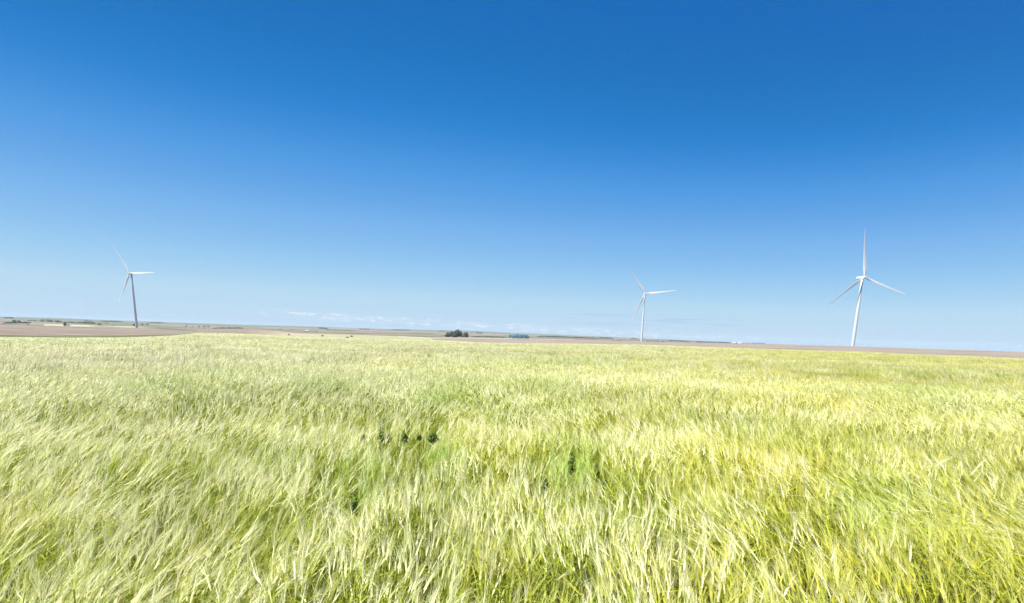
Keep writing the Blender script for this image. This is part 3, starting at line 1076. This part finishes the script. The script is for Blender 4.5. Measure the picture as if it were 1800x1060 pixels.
# clear, vivid sky: a hand-painted colour ramp by height, indexed through the Nishita red; it darkens faster with height away from the sun
tc = N(nt, "ShaderNodeTexCoord")
sx = N(nt, "ShaderNodeSeparateXYZ"); nt.links.new(tc.outputs["Generated"], sx.inputs[0])
azn = N(nt, "ShaderNodeMath", operation='ARCTAN2'); nt.links.new(sx.outputs[0], azn.inputs[0]); nt.links.new(sx.outputs[1], azn.inputs[1])
eln = N(nt, "ShaderNodeMath", operation='ARCSINE'); nt.links.new(sx.outputs[2], eln.inputs[0])
sn = mth('SINE', azn.outputs[0])
fac = mth('MULTIPLY_ADD', mth('MULTIPLY', sn, sn), 0.39, mth('MULTIPLY_ADD', sn, 0.15, 1.0))
ele = mth('MINIMUM', mth('MULTIPLY', mth('MAXIMUM', eln.outputs[0], 0.0), fac), 1.35)
cv = N(nt, "ShaderNodeCombineXYZ"); nt.links.new(mth('MULTIPLY', mth('COSINE', ele), math.sin(SUN_AZ + math.pi / 2)), cv.inputs[0]); nt.links.new(mth('MULTIPLY', mth('COSINE', ele), math.cos(SUN_AZ + math.pi / 2)), cv.inputs[1]); nt.links.new(mth('SINE', ele), cv.inputs[2])
nt.links.new(cv.outputs[0], sky.inputs["Vector"])
sep = N(nt, "ShaderNodeSeparateColor"); nt.links.new(sky.outputs[0], sep.inputs[0])
ramp = N(nt, "ShaderNodeValToRGB")
nt.links.new(mth('MULTIPLY', sep.outputs[0], 0.1), ramp.inputs[0])
els = ramp.color_ramp.elements
for i_, (p_, c_) in enumerate(SKY_TONES):
    e_ = els[i_] if i_ < 2 else els.new(p_)
    e_.position = p_
    e_.color = (*[(q / 255 / 12.92 if q < 10.3 else ((q / 255 + .055) / 1.055) ** 2.4) for q in c_], 1)
cmb = N(nt, "ShaderNodeVectorMath", operation='SCALE'); cmb.inputs["Scale"].default_value = 10.0 / 2 ** EXPOSURE
nt.links.new(ramp.outputs[0], cmb.inputs[0])
# far fair-weather clouds low over the horizon, laid out by compass bearing and elevation
def rng_(v_, a0, a1, b0=0.0, b1=1.0, smooth=True):
    n_ = N(nt, "ShaderNodeMapRange", interpolation_type='SMOOTHSTEP' if smooth else 'LINEAR')
    nt.links.new(v_, n_.inputs[0])
    for k_, q_ in enumerate((a0, a1, b0, b1)): n_.inputs[k_ + 1].default_value = q_
    return n_.outputs[0]


def bearing_noise(fa, fe, detail, rough=0.55, seed=0.0):
    cx = N(nt, "ShaderNodeCombineXYZ")
    nt.links.new(mth('MULTIPLY', azn.outputs[0], fa), cx.inputs[0]); nt.links.new(mth('MULTIPLY', eln.outputs[0], fe), cx.inputs[1])
    cx.inputs[2].default_value = seed
    n_ = N(nt, "ShaderNodeTexNoise"); n_.inputs["Scale"].default_value = 1.0; n_.inputs["Detail"].default_value = detail; n_.inputs["Roughness"].default_value = rough
    nt.links.new(cx.outputs[0], n_.inputs["Vector"])
    return n_.outputs["Fac"]


azm, elm = azn.outputs[0], eln.outputs[0]
# the row sinks from 2 degrees (left of centre) to 0.7 degrees (right)
rowc = mth('MULTIPLY_ADD', azm, -0.024, 0.0215)
off = mth('SUBTRACT', elm, rowc)
row = mth('MULTIPLY', rng_(off, -0.013, -0.001), rng_(off, 0.004, 0.013, 1.0, 0.0))
span = mth('MULTIPLY', rng_(azm, -0.62, -0.46), rng_(azm, 0.5, 0.62, 1.0, 0.0))
puff = rng_(bearing_noise(46, 150, 5, 0.6, 3.0), 0.49, 0.63)
veil = rng_(bearing_noise(14, 70, 4, 0.55, 8.0), 0.42, 0.75)
cum = mth('MULTIPLY', mth('MULTIPLY', row, span), mth('MAXIMUM', mth('MULTIPLY', puff, 1.0), mth('MULTIPLY', veil, 0.5)))
c1 = N(nt, "ShaderNodeMix", data_type='RGBA')
nt.links.new(cum, c1.inputs["Factor"]); nt.links.new(cmb.outputs[0], c1.inputs["A"])
kk = 10.0 / 2 ** EXPOSURE
c1.inputs["B"].default_value = (0.95 * kk, 0.97 * kk, 1.0 * kk, 1)
# thin grey-blue streaks above the middle turbine
st_b = mth('MULTIPLY', mth('MULTIPLY', rng_(azm, 0.08, 0.2), rng_(azm, 0.42, 0.58, 1.0, 0.0)), mth('MULTIPLY', rng_(elm, 0.028, 0.04), rng_(elm, 0.05, 0.07, 1.0, 0.0)))
st_f = mth('MULTIPLY', st_b, rng_(bearing_noise(7, 230, 3, 0.5, 21.0), 0.52, 0.66))
c2 = N(nt, "ShaderNodeMix", data_type='RGBA')
nt.links.new(mth('MULTIPLY', st_f, 0.5), c2.inputs["Factor"]); nt.links.new(c1.outputs["Result"], c2.inputs["A"])
c2.inputs["B"].default_value = (0.29 * kk, 0.48 * kk, 0.70 * kk, 1)
nt.links.new(c2.outputs["Result"], bg.inputs["Color"])
nt.links.new(bg.outputs[0], out.inputs["Surface"])

# ------------------------------------------------------------------ output look
scene.view_settings.view_transform = 'Standard'
scene.view_settings.look = 'None'
scene.view_settings.gamma = 1.0
scene.view_settings.exposure = EXPOSURE
scene.cycles.use_denoising = True
scene.cycles.denoising_prefilter = 'NONE'
scene.cycles.denoising_input_passes = 'RGB_ALBEDO'
scene.cycles.use_adaptive_sampling = False
scene.cycles.max_bounces = 8
scene.cycles.transparent_max_bounces = 8
scene.cycles.volume_bounces = 0
